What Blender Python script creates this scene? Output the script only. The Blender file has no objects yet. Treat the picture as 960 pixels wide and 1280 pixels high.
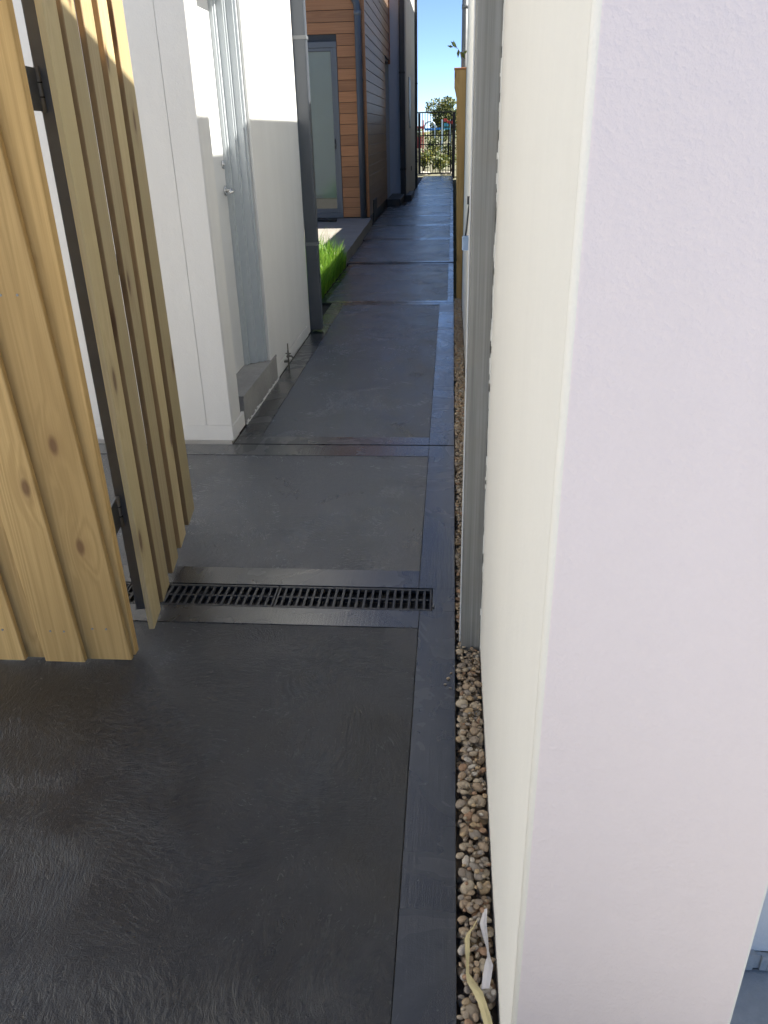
import bpy, bmesh, math, random
from mathutils import Vector, Matrix, noise as mnoise

random.seed(7)
scene = bpy.context.scene
COL = scene.collection

# ------------------------------------------------------------------ camera
CAM_H = 1.35
R = ((0.9966575739114933, 0.014363359752127207, -0.08041998670409621),
     (0.07860062152550065, -0.4368732219673176, 0.8960824349487606),
     (-0.022262584321256187, -0.8994084065787499, -0.43654197451655574))
cam = bpy.data.cameras.new('camera')
cam.sensor_fit = 'VERTICAL'; cam.sensor_height = 24.0; cam.lens = 18.383
cam.clip_start = 0.02; cam.clip_end = 3000
cam_o = bpy.data.objects.new('camera', cam); COL.objects.link(cam_o)
m = Matrix.Identity(4)
for i in range(3):
    m[i][0] = R[i][0]; m[i][1] = -R[i][1]; m[i][2] = -R[i][2]
m[2][3] = CAM_H
cam_o.matrix_world = m
scene.camera = cam_o

# ------------------------------------------------------------------ light
SUN = Vector((1.0, 0.2, 1.25)).normalized()
world = bpy.data.worlds.new('World'); scene.world = world; world.use_nodes = True
wn = world.node_tree.nodes; wl = world.node_tree.links
for n in list(wn): wn.remove(n)
sky = wn.new('ShaderNodeTexSky'); sky.sky_type = 'NISHITA'; sky.sun_disc = False
sky.sun_elevation = math.asin(SUN.z); sky.sun_rotation = math.atan2(SUN.x, SUN.y)
sky.air_density = 0.8; sky.dust_density = 0.0; sky.ozone_density = 2.5; sky.altitude = 6000
bg = wn.new('ShaderNodeBackground'); bg.inputs['Strength'].default_value = 0.10
wo = wn.new('ShaderNodeOutputWorld')
wl.new(sky.outputs[0], bg.inputs[0]); wl.new(bg.outputs[0], wo.inputs[0])
sl = bpy.data.lights.new('sun', 'SUN'); sl.energy = 5.0; sl.angle = math.radians(0.53); sl.color = (1.0, 0.95, 0.86)
so = bpy.data.objects.new('sun', sl); COL.objects.link(so)
so.rotation_euler = SUN.to_track_quat('Z', 'Y').to_euler(); so.location = (8, 2, 10)
vs = scene.view_settings
vs.view_transform = 'Standard'; vs.look = 'None'; vs.gamma = 1.0; vs.exposure = 1.42; vs.use_curve_mapping = False
scene.cycles.use_denoising = True
scene.cycles.use_adaptive_sampling = True; scene.cycles.adaptive_threshold = 0.02
scene.cycles.max_bounces = 8; scene.cycles.diffuse_bounces = 5; scene.cycles.glossy_bounces = 3

# ------------------------------------------------------------------ material helpers
class NT:
    def __init__(s, name):
        s.m = bpy.data.materials.new(name); s.m.use_nodes = True
        s.t = s.m.node_tree
        for n in list(s.t.nodes): s.t.nodes.remove(n)
        s.out = s.N('ShaderNodeOutputMaterial'); s.b = s.N('ShaderNodeBsdfPrincipled')
        s.L(s.b.outputs[0], s.out.inputs[0])
    def N(s, k, **kw):
        n = s.t.nodes.new(k)
        for a, v in kw.items(): setattr(n, a, v)
        return n
    def L(s, a, b): s.t.links.new(a, b)
    def set(s, sock, v):
        if hasattr(v, 'is_output') or isinstance(v, bpy.types.NodeSocket): s.L(v, sock)
        else: sock.default_value = v
    def coord(s, k='Object'): return s.N('ShaderNodeTexCoord').outputs[k]
    def pos(s): return s.N('ShaderNodeNewGeometry').outputs['Position']
    def map(s, v, scale=(1,1,1), loc=(0,0,0), rot=(0,0,0)):
        n = s.N('ShaderNodeMapping'); s.L(v, n.inputs['Vector'])
        n.inputs['Scale'].default_value = scale; s.set(n.inputs['Location'], loc); n.inputs['Rotation'].default_value = rot
        return n.outputs[0]
    def noise(s, v, sc=5, det=3, rough=.5, dist=0, col=False):
        n = s.N('ShaderNodeTexNoise'); s.L(v, n.inputs['Vector'])
        n.inputs['Scale'].default_value = sc; n.inputs['Detail'].default_value = det
        n.inputs['Roughness'].default_value = rough; n.inputs['Distortion'].default_value = dist
        return n.outputs['Color' if col else 'Fac']
    def vor(s, v, sc=5, feat='F1', out='Distance', rnd=1):
        n = s.N('ShaderNodeTexVoronoi', feature=feat); s.L(v, n.inputs['Vector'])
        n.inputs['Scale'].default_value = sc; n.inputs['Randomness'].default_value = rnd
        return n.outputs[out]
    def math(s, op, a, b=0.0, c=0.0):
        n = s.N('ShaderNodeMath', operation=op)
        for i, v in enumerate((a, b, c)): s.set(n.inputs[i], v)
        return n.outputs[0]
    def vmath(s, op, a, b=(0,0,0), scale=None):
        n = s.N('ShaderNodeVectorMath', operation=op)
        s.set(n.inputs[0], a); s.set(n.inputs[1], b)
        if scale is not None: s.set(n.inputs['Scale'], scale)
        return n.outputs[0]
    def ramp(s, f, stops, interp='LINEAR'):
        n = s.N('ShaderNodeValToRGB'); s.L(f, n.inputs[0]); cr = n.color_ramp; cr.interpolation = interp
        while len(cr.elements) < len(stops): cr.elements.new(0.5)
        for e, (p, c) in zip(cr.elements, stops):
            e.position = p; e.color = c if len(c) == 4 else (*c, 1)
        return n.outputs[0]
    def rng(s, f, a, b, c, d):
        n = s.N('ShaderNodeMapRange'); s.L(f, n.inputs[0])
        for i, v in enumerate((a, b, c, d)): n.inputs[i+1].default_value = v
        return n.outputs[0]
    def mix(s, f, a, b, mode='MIX'):
        n = s.N('ShaderNodeMix', data_type='RGBA', blend_type=mode)
        s.set(n.inputs[0], f)
        for i, v in ((6, a), (7, b)):
            if isinstance(v, tuple) and len(v) == 3: v = (*v, 1)
            s.set(n.inputs[i], v)
        return n.outputs[2]
    def bump(s, h, strength=.3, dist=.01, nrm=None):
        n = s.N('ShaderNodeBump'); s.L(h, n.inputs['Height'])
        n.inputs['Strength'].default_value = strength; n.inputs['Distance'].default_value = dist
        if nrm is not None: s.L(nrm, n.inputs['Normal'])
        s.L(n.outputs[0], s.b.inputs['Normal']); return n.outputs[0]
    def base(s, v):
        if isinstance(v, tuple) and len(v) == 3: v = (*v, 1)
        s.set(s.b.inputs['Base Color'], v)
    def rough(s, v): s.set(s.b.inputs['Roughness'], v)
    def rnd(s): return s.N('ShaderNodeObjectInfo').outputs['Random']

def m_render(name, c, stain=.10, bump=.28):
    t = NT(name); p = t.pos()
    big = t.noise(p, 1.3, 4, .6); fine = t.noise(p, 190, 2, .65); mid = t.noise(p, 38, 2, .6)
    streak = t.noise(t.map(p, (9, 9, .8)), 1.0, 4, .6)
    k = t.math('ADD', t.math('MULTIPLY', big, .6), t.math('MULTIPLY', streak, .4))
    col = t.mix(t.rng(k, .3, .7, 0, 1), tuple(x*(1-stain) for x in c), c)
    col = t.mix(t.rng(mid, .35, .65, 0, .10), col, tuple(x*.88 for x in c))
    t.base(col); t.rough(.88)
    h = t.math('ADD', t.math('ADD', t.math('MULTIPLY', fine, .6), t.math('MULTIPLY', mid, .6)), t.math('MULTIPLY', t.noise(t.map(p, (1, 1, .6)), 7, 2, .5), 1.6))
    t.bump(h, bump, .006); return t.m

def m_plain(name, c, rough=.5, metal=0, var=.12, sc=30, bump=0.1):
    t = NT(name); p = t.coord()
    n = t.noise(p, sc, 4, .6)
    t.base(t.mix(n, tuple(x*(1-var) for x in c), tuple(min(1, x*(1+var)) for x in c)))
    t.rough(t.rng(n, .3, .7, max(0, rough-.08), min(1, rough+.08))); t.b.inputs['Metallic'].default_value = metal
    if bump: t.bump(t.noise(p, sc*5, 2), bump, .002)
    return t.m

def m_wood(name, light, dark, knot, rough=.7, axis=2, knots=True, kscale=2.2, green=None):
    """boards run along local axis; pattern shifts per object"""
    t = NT(name); o = t.coord(); r = t.rnd()
    off = t.N('ShaderNodeCombineXYZ')
    t.L(t.math('MULTIPLY', r, 37.0), off.inputs[0]); t.L(t.math('MULTIPLY', r, 91.0), off.inputs[1]); t.L(t.math('MULTIPLY', r, 53.0), off.inputs[2])
    v = t.vmath('ADD', o, off.outputs[0])
    def st(a, b):
        q = [a, a, a]; q[axis] = b; return tuple(q)
    sx_ = t.N('ShaderNodeSeparateXYZ'); t.L(v, sx_.inputs[0]); cx_ = t.N('ShaderNodeCombineXYZ')
    t.L(sx_.outputs[0 if axis == 2 else axis], cx_.inputs[0]); t.L(t.math('MULTIPLY', sx_.outputs[2], .45), cx_.inputs[1])
    kn = t.N('ShaderNodeTexVoronoi', voronoi_dimensions='2D'); t.L(cx_.outputs[0], kn.inputs['Vector']); kn.inputs['Scale'].default_value = kscale
    kd = kn.outputs['Distance']
    kmask = t.rng(kd, .035, .075, 1, 0); halo = t.rng(kd, .05, .16, 1, 0)
    pull = t.rng(kd, .02, .30, .035, 0)
    w2 = t.N('ShaderNodeCombineXYZ')
    for i in range(3): t.L(pull, w2.inputs[i])
    vv = t.vmath('ADD', v, w2.outputs[0]) if knots else v
    ring = t.noise(t.map(vv, st(15, .4)), 1, 1, .4, dist=.25)
    late = t.math('ABSOLUTE', t.math('SINE', t.math('MULTIPLY', ring, 34.0)))
    late = t.math('POWER', late, 2.2)
    fib = t.noise(t.map(v, st(230, 3.5)), 1, 3, .65)
    big = t.noise(t.map(v, st(5, 1.6)), 1, 3, .55)
    g = t.math('ADD', t.math('MULTIPLY', late, .30), t.math('MULTIPLY', fib, .70))
    col = t.mix(t.rng(g, .15, .85, 0, 1), light, dark)
    if green: col = t.mix(t.rng(big, .36, .62, 0, .8), col, green)
    else: col = t.mix(t.rng(big, .42, .7, 0, .45), col, dark)
    tint = t.rng(r, 0, 1, .74, 1.12)
    tc = t.N('ShaderNodeCombineXYZ')
    for i in range(3): t.L(tint, tc.inputs[i])
    col = t.mix(1.0, col, tc.outputs[0], 'MULTIPLY')
    if knots:
        col = t.mix(t.math('MULTIPLY', halo, .4), col, tuple((a+b)/2 for a, b in zip(dark, knot)))
        col = t.mix(t.math('MULTIPLY', kmask, .85), col, knot)
    t.base(col); t.rough(rough)
    t.bump(t.math('ADD', g, t.math('MULTIPLY', fib, .5)), .3, .002); return t.m

def m_concrete_dark(name, field=True, k=1.0):
    t = NT(name); p = t.pos()
    low = t.noise(p, 2.2, 2, .5, col=True)
    mott = t.noise(p, 2.3, 4, .62, dist=.9)
    sw = t.vmath('ADD', p, t.vmath('SCALE', t.vmath('SUBTRACT', low, (.5, .5, .5)), scale=.34))
    stroke = t.noise(t.map(sw, (105, 36, 1)), 1.0, 4, .78, dist=.8)
    stroke2 = t.noise(t.map(sw, (32, 98, 1), rot=(0, 0, .6)), 1.0, 4, .78, dist=.8)
    sel = t.rng(t.noise(p, 2.1, 1), .44, .56, 0, 1)
    s_ = t.N('ShaderNodeMix', data_type='FLOAT'); t.L(sel, s_.inputs[0]); t.L(stroke, s_.inputs[2]); t.L(stroke2, s_.inputs[3])
    s_ = s_.outputs[0]
    amp = t.rng(t.noise(p, 4.5, 2), .36, .60, .6, 1.3)
    fine = t.noise(p, 330, 2, .7)
    c = t.ramp(mott, [(.26, (.0095*k, .0108*k, .0135*k)), (.50, (.019*k, .0210*k, .0255*k)), (.76, (.040*k, .044*k, .053*k))])
    c = t.mix(t.rng(t.noise(p, .8, 2), .42, .68, 0, .55), c, (.021*k, .020*k, .020*k))
    c = t.mix(t.rng(s_, .45, .8, 0, .22), c, (.085*k, .09*k, .10*k))
    spot = t.rng(t.noise(p, 95, 1), .72, .78, 0, .22)
    c = t.mix(spot, c, (.16, .155, .145)); t.base(c)
    if field:
        t.rough(t.math('ADD', t.rng(mott, .3, .7, .26, .50), t.rng(s_, .3, .7, .07, -.07)))
        h = t.math('ADD', t.math('MULTIPLY', s_, amp), t.math('MULTIPLY', fine, .35))
        t.bump(h, .45, .006); cb = t.N('ShaderNodeBump'); t.L(h, cb.inputs['Height']); cb.inputs['Strength'].default_value = .75; cb.inputs['Distance'].default_value = .006; t.L(cb.outputs[0], t.b.inputs['Coat Normal'])
    else:
        lin = t.noise(t.map(p, (120, 6, 1)), 1, 2, .6)
        t.rough(t.rng(mott, .3, .7, .16, .34))
        nb = t.bump(t.math('ADD', t.math('MULTIPLY', lin, .5), t.math('MULTIPLY', fine, .4)), .22, .004); t.L(nb, t.b.inputs['Coat Normal'])
    t.b.inputs['Specular IOR Level'].default_value = .3
    t.b.inputs['Coat Weight'].default_value = 1.0; t.b.inputs['Coat IOR'].default_value = 1.65 if not field else (1.42 if k < 1 else 1.6)
    t.set(t.b.inputs['Coat Roughness'], t.math('ADD', t.rng(mott, .3, .7, .08, .28), t.rng(s_, .35, .65, .10, -.06)) if field else t.rng(mott, .3, .7, .20, .36))
    return t.m

def m_concrete_pale(name, c, rough=.85):
    t = NT(name); p = t.pos()
    a = t.noise(p, 3, 5, .6); b = t.noise(p, 60, 3, .6); d = t.noise(p, 240, 2)
    col = t.mix(t.rng(a, .3, .7, 0, 1), tuple(x*.72 for x in c), c)
    col = t.mix(t.rng(b, .4, .7, 0, .35), col, tuple(x*.6 for x in c))
    t.base(col); t.rough(rough); t.bump(t.math('ADD', b, d), .35, .004); return t.m

def m_leaf(name, stops, trans=.25, rough=.5):
    t = NT(name)
    g = t.N('ShaderNodeNewGeometry').outputs['Random Per Island']
    n = t.noise(t.pos(), 1.6, 2)
    f = t.math('ADD', t.math('MULTIPLY', g, .65), t.math('MULTIPLY', n, .35))
    col = t.ramp(f, stops); t.base(col); t.rough(rough)
    tr = t.N('ShaderNodeBsdfTranslucent'); t.L(col, tr.inputs[0])
    mx = t.N('ShaderNodeMixShader'); mx.inputs[0].default_value = trans
    t.L(t.b.outputs[0], mx.inputs[1]); t.L(tr.outputs[0], mx.inputs[2]); t.L(mx.outputs[0], t.out.inputs[0])
    return t.m

def m_pebble():
    t = NT('river_pebble'); r = t.rnd()
    g = t.N('ShaderNodeNewGeometry').outputs['Random Per Island']
    f = t.math('FRACT', t.math('ADD', t.math('MULTIPLY', r, 7.31), g))
    col = t.ramp(f, [(0, (.38, .285, .19)), (.14, (.46, .375, .265)), (.28, (.29, .24, .185)), (.40, (.48, .35, .20)), (.52, (.43, .32, .21)),
                     (.64, (.34, .30, .25)), (.74, (.40, .24, .14)), (.84, (.50, .42, .30)), (.95, (.56, .51, .43)), (1, (.31, .26, .20))], 'CONSTANT')
    n = t.noise(t.coord(), 2.2, 5, .65); sp = t.noise(t.pos(), 700, 2)
    col = t.mix(t.rng(n, .35, .7, 0, .5), col, (.16, .11, .07))
    col = t.mix(t.rng(sp, .6, .8, 0, .12), col, (.42, .38, .3))
    t.base(col); t.rough(.62); t.bump(n, .2, .004); return t.m

M = {}
M['white'] = m_render('white_render', (.81, .805, .78))
M['cream'] = m_render('cream_render', (.77, .76, .715), .06)
M['light_tint'] = m_render('light_tint_render', (.775, .705, .715), .05)  # cream render with a pinkish sky and lens tint put into its colour
M['grey_render'] = m_render('grey_render', (.64, .63, .59))
M['blue_panel'] = m_render('pale_blue_panel', (.62, .68, .76), .06, .1)
M['pine'] = m_wood('raw_pine', (.66, .435, .17), (.43, .265, .088), (.16, .075, .025), kscale=5.2)
M['pine_green'] = m_wood('treated_pine', (.60, .48, .27), (.44, .33, .165), (.15, .08, .035), green=(.50, .405, .205), kscale=4.0)
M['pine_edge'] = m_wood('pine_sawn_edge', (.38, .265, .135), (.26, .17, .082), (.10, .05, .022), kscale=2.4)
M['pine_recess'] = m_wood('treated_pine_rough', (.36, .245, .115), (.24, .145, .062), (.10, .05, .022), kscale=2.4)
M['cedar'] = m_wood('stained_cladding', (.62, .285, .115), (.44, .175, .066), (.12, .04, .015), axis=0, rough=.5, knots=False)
M['cedar_side'] = m_wood('sky_greyed_cladding', (.33, .225, .16), (.22, .145, .10), (.1, .04, .02), axis=1, rough=.38, knots=False)  # side boards' colour greyed to imitate sky reflected at a grazing angle
M['steel'] = m_plain('painted_steel', (.17, .19, .215), .42, .3, .15, 14)
t = NT('galvanised_steel'); p = t.coord()
ln = t.noise(t.map(p, (160, 160, 1.6)), 1, 4, .6); bl = t.noise(p, 9, 4, .6)
cc = t.mix(t.rng(ln, .3, .7, 0, 1), (.175, .178, .172), (.31, .315, .305)); cc = t.mix(t.rng(bl, .35, .7, 0, .5), cc, (.24, .225, .195))
t.base(cc); t.rough(.5); t.b.inputs['Metallic'].default_value = .35; t.bump(ln, .05, .001); M['galv'] = t.m
M['charcoal'] = m_plain('charcoal_paint', (.040, .045, .050), .45, 0, .12, 20)
M['pipe_grey'] = m_plain('grey_pipe_paint', (.075, .085, .10), .4, 0, .1, 20)
M['frame_grey'] = m_plain('grey_aluminium', (.17, .18, .19), .42, .1, .08, 20)
M['black_metal'] = m_plain('black_metal', (.012, .012, .014), .45, 0, .2, 30)
M['grate'] = m_plain('grate_black', (.034, .035, .037), .38, 0, .25, 60)
M['chrome'] = m_plain('chrome', (.70, .71, .72), .15, 1, .03, 20, 0)
M['brass_dull'] = m_plain('dull_tap_metal', (.20, .19, .17), .4, .8, .2, 60)
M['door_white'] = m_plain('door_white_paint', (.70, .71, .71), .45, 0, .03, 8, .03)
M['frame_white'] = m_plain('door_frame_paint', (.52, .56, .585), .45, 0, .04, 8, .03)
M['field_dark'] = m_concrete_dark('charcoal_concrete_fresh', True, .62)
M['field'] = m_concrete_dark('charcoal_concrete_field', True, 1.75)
M['border'] = m_concrete_dark('charcoal_concrete_border', False)
M['pale_conc'] = m_concrete_pale('pale_concrete', (.36, .33, .285))
M['step_conc'] = m_concrete_pale('step_concrete', (.36, .355, .34))
M['slab_conc'] = m_concrete_pale('driveway_concrete', (.55, .53, .49))
M['soil'] = m_concrete_pale('soil', (.05, .042, .034), .95)
M['trench'] = m_plain('trench_dark', (.010, .010, .010), .7)
M['pebble'] = m_pebble()
M['ground'] = m_concrete_pale('dry_ground', (.20, .19, .11), .95)
M['grass'] = m_leaf('grass_blade', [(0, (.08, .20, .02)), (.5, (.17, .36, .03)), (.86, (.33, .48, .06)), (1, (.55, .50, .22))], .4)
M['shrub'] = m_leaf('shrub_leaf', [(0, (.035, .07, .015)), (.45, (.13, .17, .03)), (.75, (.30, .27, .04)), (1, (.42, .33, .05))])
M['tree_leaf'] = m_leaf('tree_leaf', [(0, (.025, .05, .012)), (.5, (.08, .11, .02)), (1, (.30, .27, .03))])
M['bark'] = m_plain('bark', (.12, .09, .065), .9, 0, .3, 20, .5)
M['reflect_backing'] = m_plain('pale_reflection', (.74, .78, .72), .8, 0, .04, 5, .02)  # pale tone of the wall reflected in the glass door
M['rock'] = m_concrete_pale('pale_rock', (.62, .57, .48))
M['play_blue'] = m_plain('play_blue', (.03, .22, .60), .4)
M['play_teal'] = m_plain('play_teal', (.06, .35, .48), .4)
M['play_pale'] = m_plain('play_pale', (.62, .75, .80), .4)
M['play_red'] = m_plain('play_red', (.55, .05, .04), .4)
M['paper'] = m_plain('white_paper', (.62, .60, .60), .8, 0, .08, 40, .1)
M['tape'] = m_plain('yellow_strapping', (.62, .53, .28), .45, 0, .12, 30, .1)
M['tag_blue'] = m_plain('tag_pale_blue', (.30, .42, .60), .4)
t = NT('door_glass'); t.base((.75, .80, .78)); t.rough(.03); t.b.inputs['Transmission Weight'].default_value = 1.0; t.b.inputs['IOR'].default_value = 1.5
M['glass'] = t.m
M['dark_glass'] = m_plain('dark_window_glass', (.03, .035, .045), .06, 0, .1, 5, 0)

# ------------------------------------------------------------------ geometry helpers
def mk(name, bm, mat, parent=None, smooth=False, loc=None, rotz=0, mat2=None):
    me = bpy.data.meshes.new(name)
    bm.normal_update(); bm.to_mesh(me); bm.free()
    me.materials.append(M[mat] if isinstance(mat, str) else mat)
    if mat2: me.materials.append(M[mat2])
    if smooth:
        me.polygons.foreach_set('use_smooth', [True]*len(me.polygons))
    o = bpy.data.objects.new(name, me); COL.objects.link(o)
    if parent: o.parent = parent
    if loc is not None: o.location = loc
    if rotz: o.rotation_euler = (0, 0, rotz)
    return o
def inst(name, src, parent=None, loc=(0,0,0), rot=(0,0,0), scale=(1,1,1)):
    o = bpy.data.objects.new(name, src.data if hasattr(src, 'data') else src); COL.objects.link(o)
    o.parent = parent; o.location = loc; o.rotation_euler = rot; o.scale = scale
    return o
def empty(name, loc=(0,0,0), rotz=0):
    o = bpy.data.objects.new(name, None); COL.objects.link(o); o.location = loc; o.rotation_euler = (0, 0, rotz)
    o.empty_display_size = .1; return o
def tag(o, label, cat, group=None):
    o['label'] = label; o['category'] = cat
    if group: o['group'] = group
    return o
def structure(o): o['kind'] = 'structure'; return o
def bx(bm, x0, x1, y0, y1, z0, z1):
    v = [bm.verts.new(p) for p in ((x0,y0,z0),(x1,y0,z0),(x1,y1,z0),(x0,y1,z0),(x0,y0,z1),(x1,y0,z1),(x1,y1,z1),(x0,y1,z1))]
    for f in ((3,2,1,0),(4,5,6,7),(0,1,5,4),(1,2,6,5),(2,3,7,6),(3,0,4,7)): bm.faces.new([v[i] for i in f])
    return v
def bev(bm, w, seg=1):
    if w > 0: bmesh.ops.bevel(bm, geom=list(bm.edges), offset=w, segments=seg, affect='EDGES', profile=.6)
def box(name, x0, x1, y0, y1, z0, z1, mat, parent=None, b=0.0, seg=1):
    """box with the object's origin at its lowest near corner's centre, so object-space grain starts there"""
    cx, cy, cz = (x0+x1)/2, (y0+y1)/2, z0
    bm = bmesh.new(); bx(bm, x0-cx, x1-cx, y0-cy, y1-cy, 0, z1-z0); bev(bm, b, seg)
    loc = Vector((cx, cy, cz))
    if parent: loc = loc - parent.location
    return mk(name, bm, mat, parent, False, loc)
def cyl(bm, p0, p1, r0, r1=None, n=12, caps=True):
    p0 = Vector(p0); p1 = Vector(p1); r1 = r0 if r1 is None else r1
    d = (p1-p0).normalized(); a = d.orthogonal().normalized(); b = d.cross(a)
    A = [bm.verts.new(p0+(a*math.cos(k*2*math.pi/n)+b*math.sin(k*2*math.pi/n))*r0) for k in range(n)]
    B = [bm.verts.new(p1+(a*math.cos(k*2*math.pi/n)+b*math.sin(k*2*math.pi/n))*r1) for k in range(n)]
    for k in range(n):
        f = bm.faces.new((A[k], A[(k+1) % n], B[(k+1) % n], B[k])); f.smooth = True
    if caps: bm.faces.new(A[::-1]); bm.faces.new(B)
def tube(bm, pts, r, n=10):
    pts = [Vector(p) for p in pts]; rings = []; a = None
    for i, p in enumerate(pts):
        d = ((pts[min(i+1, len(pts)-1)])-pts[max(i-1, 0)]).normalized()
        if a is None: a = d.orthogonal().normalized()
        a = (a - d*a.dot(d)).normalized(); b = d.cross(a)
        rr = r[i] if isinstance(r, (list, tuple)) else r
        rings.append([bm.verts.new(p+(a*math.cos(k*2*math.pi/n)+b*math.sin(k*2*math.pi/n))*rr) for k in range(n)])
    for A, B in zip(rings, rings[1:]):
        for k in range(n):
            f = bm.faces.new((A[k], A[(k+1) % n], B[(k+1) % n], B[k])); f.smooth = True
    bm.faces.new(rings[0][::-1]); bm.faces.new(rings[-1])
def prism(bm, pts, z0, z1):
    a = [bm.verts.new((x, y, z0)) for x, y in pts]; b = [bm.verts.new((x, y, z1)) for x, y in pts]
    n = len(pts); bm.faces.new(a[::-1]); bm.faces.new(b)
    for i in range(n): bm.faces.new((a[i], a[(i+1) % n], b[(i+1) % n], b[i]))
def prism_y(bm, pts, y0, y1):
    a = [bm.verts.new((x, y0, z)) for x, z in pts]; b = [bm.verts.new((x, y1, z)) for x, z in pts]
    n = len(pts); bm.faces.new(a); bm.faces.new(b[::-1])
    for i in range(n): bm.faces.new((a[(i+1) % n], a[i], b[i], b[(i+1) % n]))
def board_mesh(w, th, h, seed, bow=.0006, b=.002, n=10, tilt=0.0, edge=False):
    """sawn board: width along x, thickness along y, height along z; slightly bowed"""
    rnd = random.Random(seed); bm = bmesh.new(); ph = rnd.uniform(0, 6); rings = []
    for i in range(n+1):
        z = h*i/n; dx = bow*math.sin(ph+2.3*i/n)+rnd.uniform(-.0004, .0004)+tilt*i/n; dy = bow*.8*math.sin(ph*1.7+3*i/n)
        c = b
        q = [(-w/2+c, -th/2), (w/2-c, -th/2), (w/2, -th/2+c), (w/2, th/2-c), (w/2-c, th/2), (-w/2+c, th/2), (-w/2, th/2-c), (-w/2, -th/2+c)]
        rings.append([bm.verts.new((x+dx, y+dy, z)) for x, y in q])
    for A, B in zip(rings, rings[1:]):
        for k in range(8):
            f = bm.faces.new((A[k], A[(k+1) % 8], B[(k+1) % 8], B[k])); f.material_index = 1 if k in (1, 2, 3, 5, 6, 7) and edge else 0
    bm.faces.new(rings[0][::-1]); bm.faces.new(rings[-1]); return bm

# ------------------------------------------------------------------ ground and path
bm = bmesh.new(); bx(bm, -400, 400, -300, 900, -.5, -.12)
structure(mk('ground', bm, 'ground'))

path = structure(box('path', -1.8, .020, -1.2, 28.0, -.115, -.022, 'soil'))
path_loc = path.location
def slab_part(name, x0, x1, y0, y1, mat, top=0.0, b=.0008):
    return box(name, x0, x1, y0, y1, -.02, top, mat, path, b)
RX = .028; G = .0007
def bay(x0, y0, y1, bl, br, bf, bb, x1=RX, fm='field'):
    """a concrete bay: a rough field inside smooth trowelled borders; fine grooves between"""
    slab_part('slab_field', x0+bl+G*(bl > 0), x1-br-G, y0+bf+G, y1-bb-G, fm, -.0015)
    slab_part('slab_border', x1-br+G, x1, y0, y1, 'border')
    if bf: slab_part('slab_border', x0, x1-br-G, y0, y0+bf-G, 'border')
    if bb: slab_part('slab_border', x0, x1-br-G, y1-bb+G, y1, 'border')
    if bl: slab_part('slab_border', x0, x0+bl-G, y0+bf+G, y1-bb-G, 'border')
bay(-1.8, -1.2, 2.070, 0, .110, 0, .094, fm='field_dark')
slab_part('slab_border', -.043, RX, 2.0705, 2.2055, 'border')
bay(-1.8, 2.206, 3.497, 0, .118, .110, .135)
bay(-1.038, 3.509, 6.950, .112, .120, .100, .09)
bay(-1.150, 6.964, 9.185, .05, .055, .075, .06)
ys = [9.275, 11.42, 13.15, 14.70, 16.83, 19.2, 21.8, 24.8, 27.95]
for i, (a, b) in enumerate(zip(ys, ys[1:])):
    bay(-1.19 if i < 1 else (-1.255 if b < 17 else -.93), a+.006, b-.006, 0, .05, .09, .09)
structure(box('side_path', -1.28, -.96, 16.9, 17.0, -.11, -.004, 'border'))

# trench under the grates
for y0, y1, xl, xr in ((2.0715, 2.2045, -1.62, -.044), (9.190, 9.270, -1.19, .027)):
    bm = bmesh.new()
    bx(bm, xl, xr, y0, y1, -.0215, -.0195)
    bx(bm, xl, xr, y0, y0+.003, -.0195, -.003); bx(bm, xl, xr, y1-.003, y1, -.0195, -.003)
    o = mk('trench', bm, 'trench', path); o.location = -Vector(path_loc)

# drain grates
def grate(loc, L, W, n, label, group, first=None):
    e = empty('drain_grate', loc); tag(e, label, 'drain grate', group)
    if first is None:
        bm = bmesh.new()
        bx(bm, 0, L, 0, .011, -.014, 0); bx(bm, 0, L, W-.011, W, -.014, 0)
        bx(bm, 0, .007, .0111, W-.0111, -.014, -.0005); bx(bm, L-.007, L, .0111, W-.0111, -.014, -.0005)
        bev(bm, .001); mk('frame', bm, 'grate', e)
        bm = bmesh.new(); bx(bm, .0072, L-.0072, W*.5-.0035, W*.5+.0035, -.013, -.0012); bev(bm, .0008); mk('centre_rib', bm, 'grate', e)
        sm = bmesh.new(); bx(sm, -.0042, .0042, .0112, W*.5-.0037, -.013, -.001); bev(sm, .0008)
        s0 = None
        for r in range(2):
            for k in range(1, n):
                x = L*k/n
                if s0 is None: s0 = mk('slat', sm, 'grate', e); s0.location = (x, 0, 0)
                else: inst('slat', s0, e, (x, (W*.5-.0075) if r else 0, 0))
    else:
        for ch in first.children:
            c = ch.copy(); COL.objects.link(c); c.parent = e
    return e
gw = .1292
g1 = grate((-.549, 2.0735, -.0015), .5035, gw, 21, 'black slotted drain grate in the path, right-hand one beside the pebble strip', 'near drain grates')
g2 = grate((-1.0555, 2.0735, -.0015), .5035, gw, 21, 'black slotted drain grate under the open timber gate', 'near drain grates', g1)
g3 = grate((-1.562, 2.0735, -.0015), .5035, gw, 21, 'black slotted drain grate seen through the gap between fence and gate', 'near drain grates', g1)
f1 = grate((-.381, 9.1935, -.0015), .404, .074, 17, 'far drain grate length at the right edge of the path', 'far drain grates')
f2 = grate((-.787, 9.1935, -.0015), .404, .074, 17, 'far drain grate length in the middle of the path', 'far drain grates', f1)
f3 = grate((-1.19, 9.1935, -.0015), .4, .074, 17, 'far drain grate length at the left beside the patio corner', 'far drain grates', f1)
# small end clip on the near grate
c_ = box('end_clip', -.0445+.0, -.036, 2.085, 2.10, -.004, .004, 'grate', None, .001)
c_.parent = g1; c_.location = Vector(c_.location)-Vector(g1.location)

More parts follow.
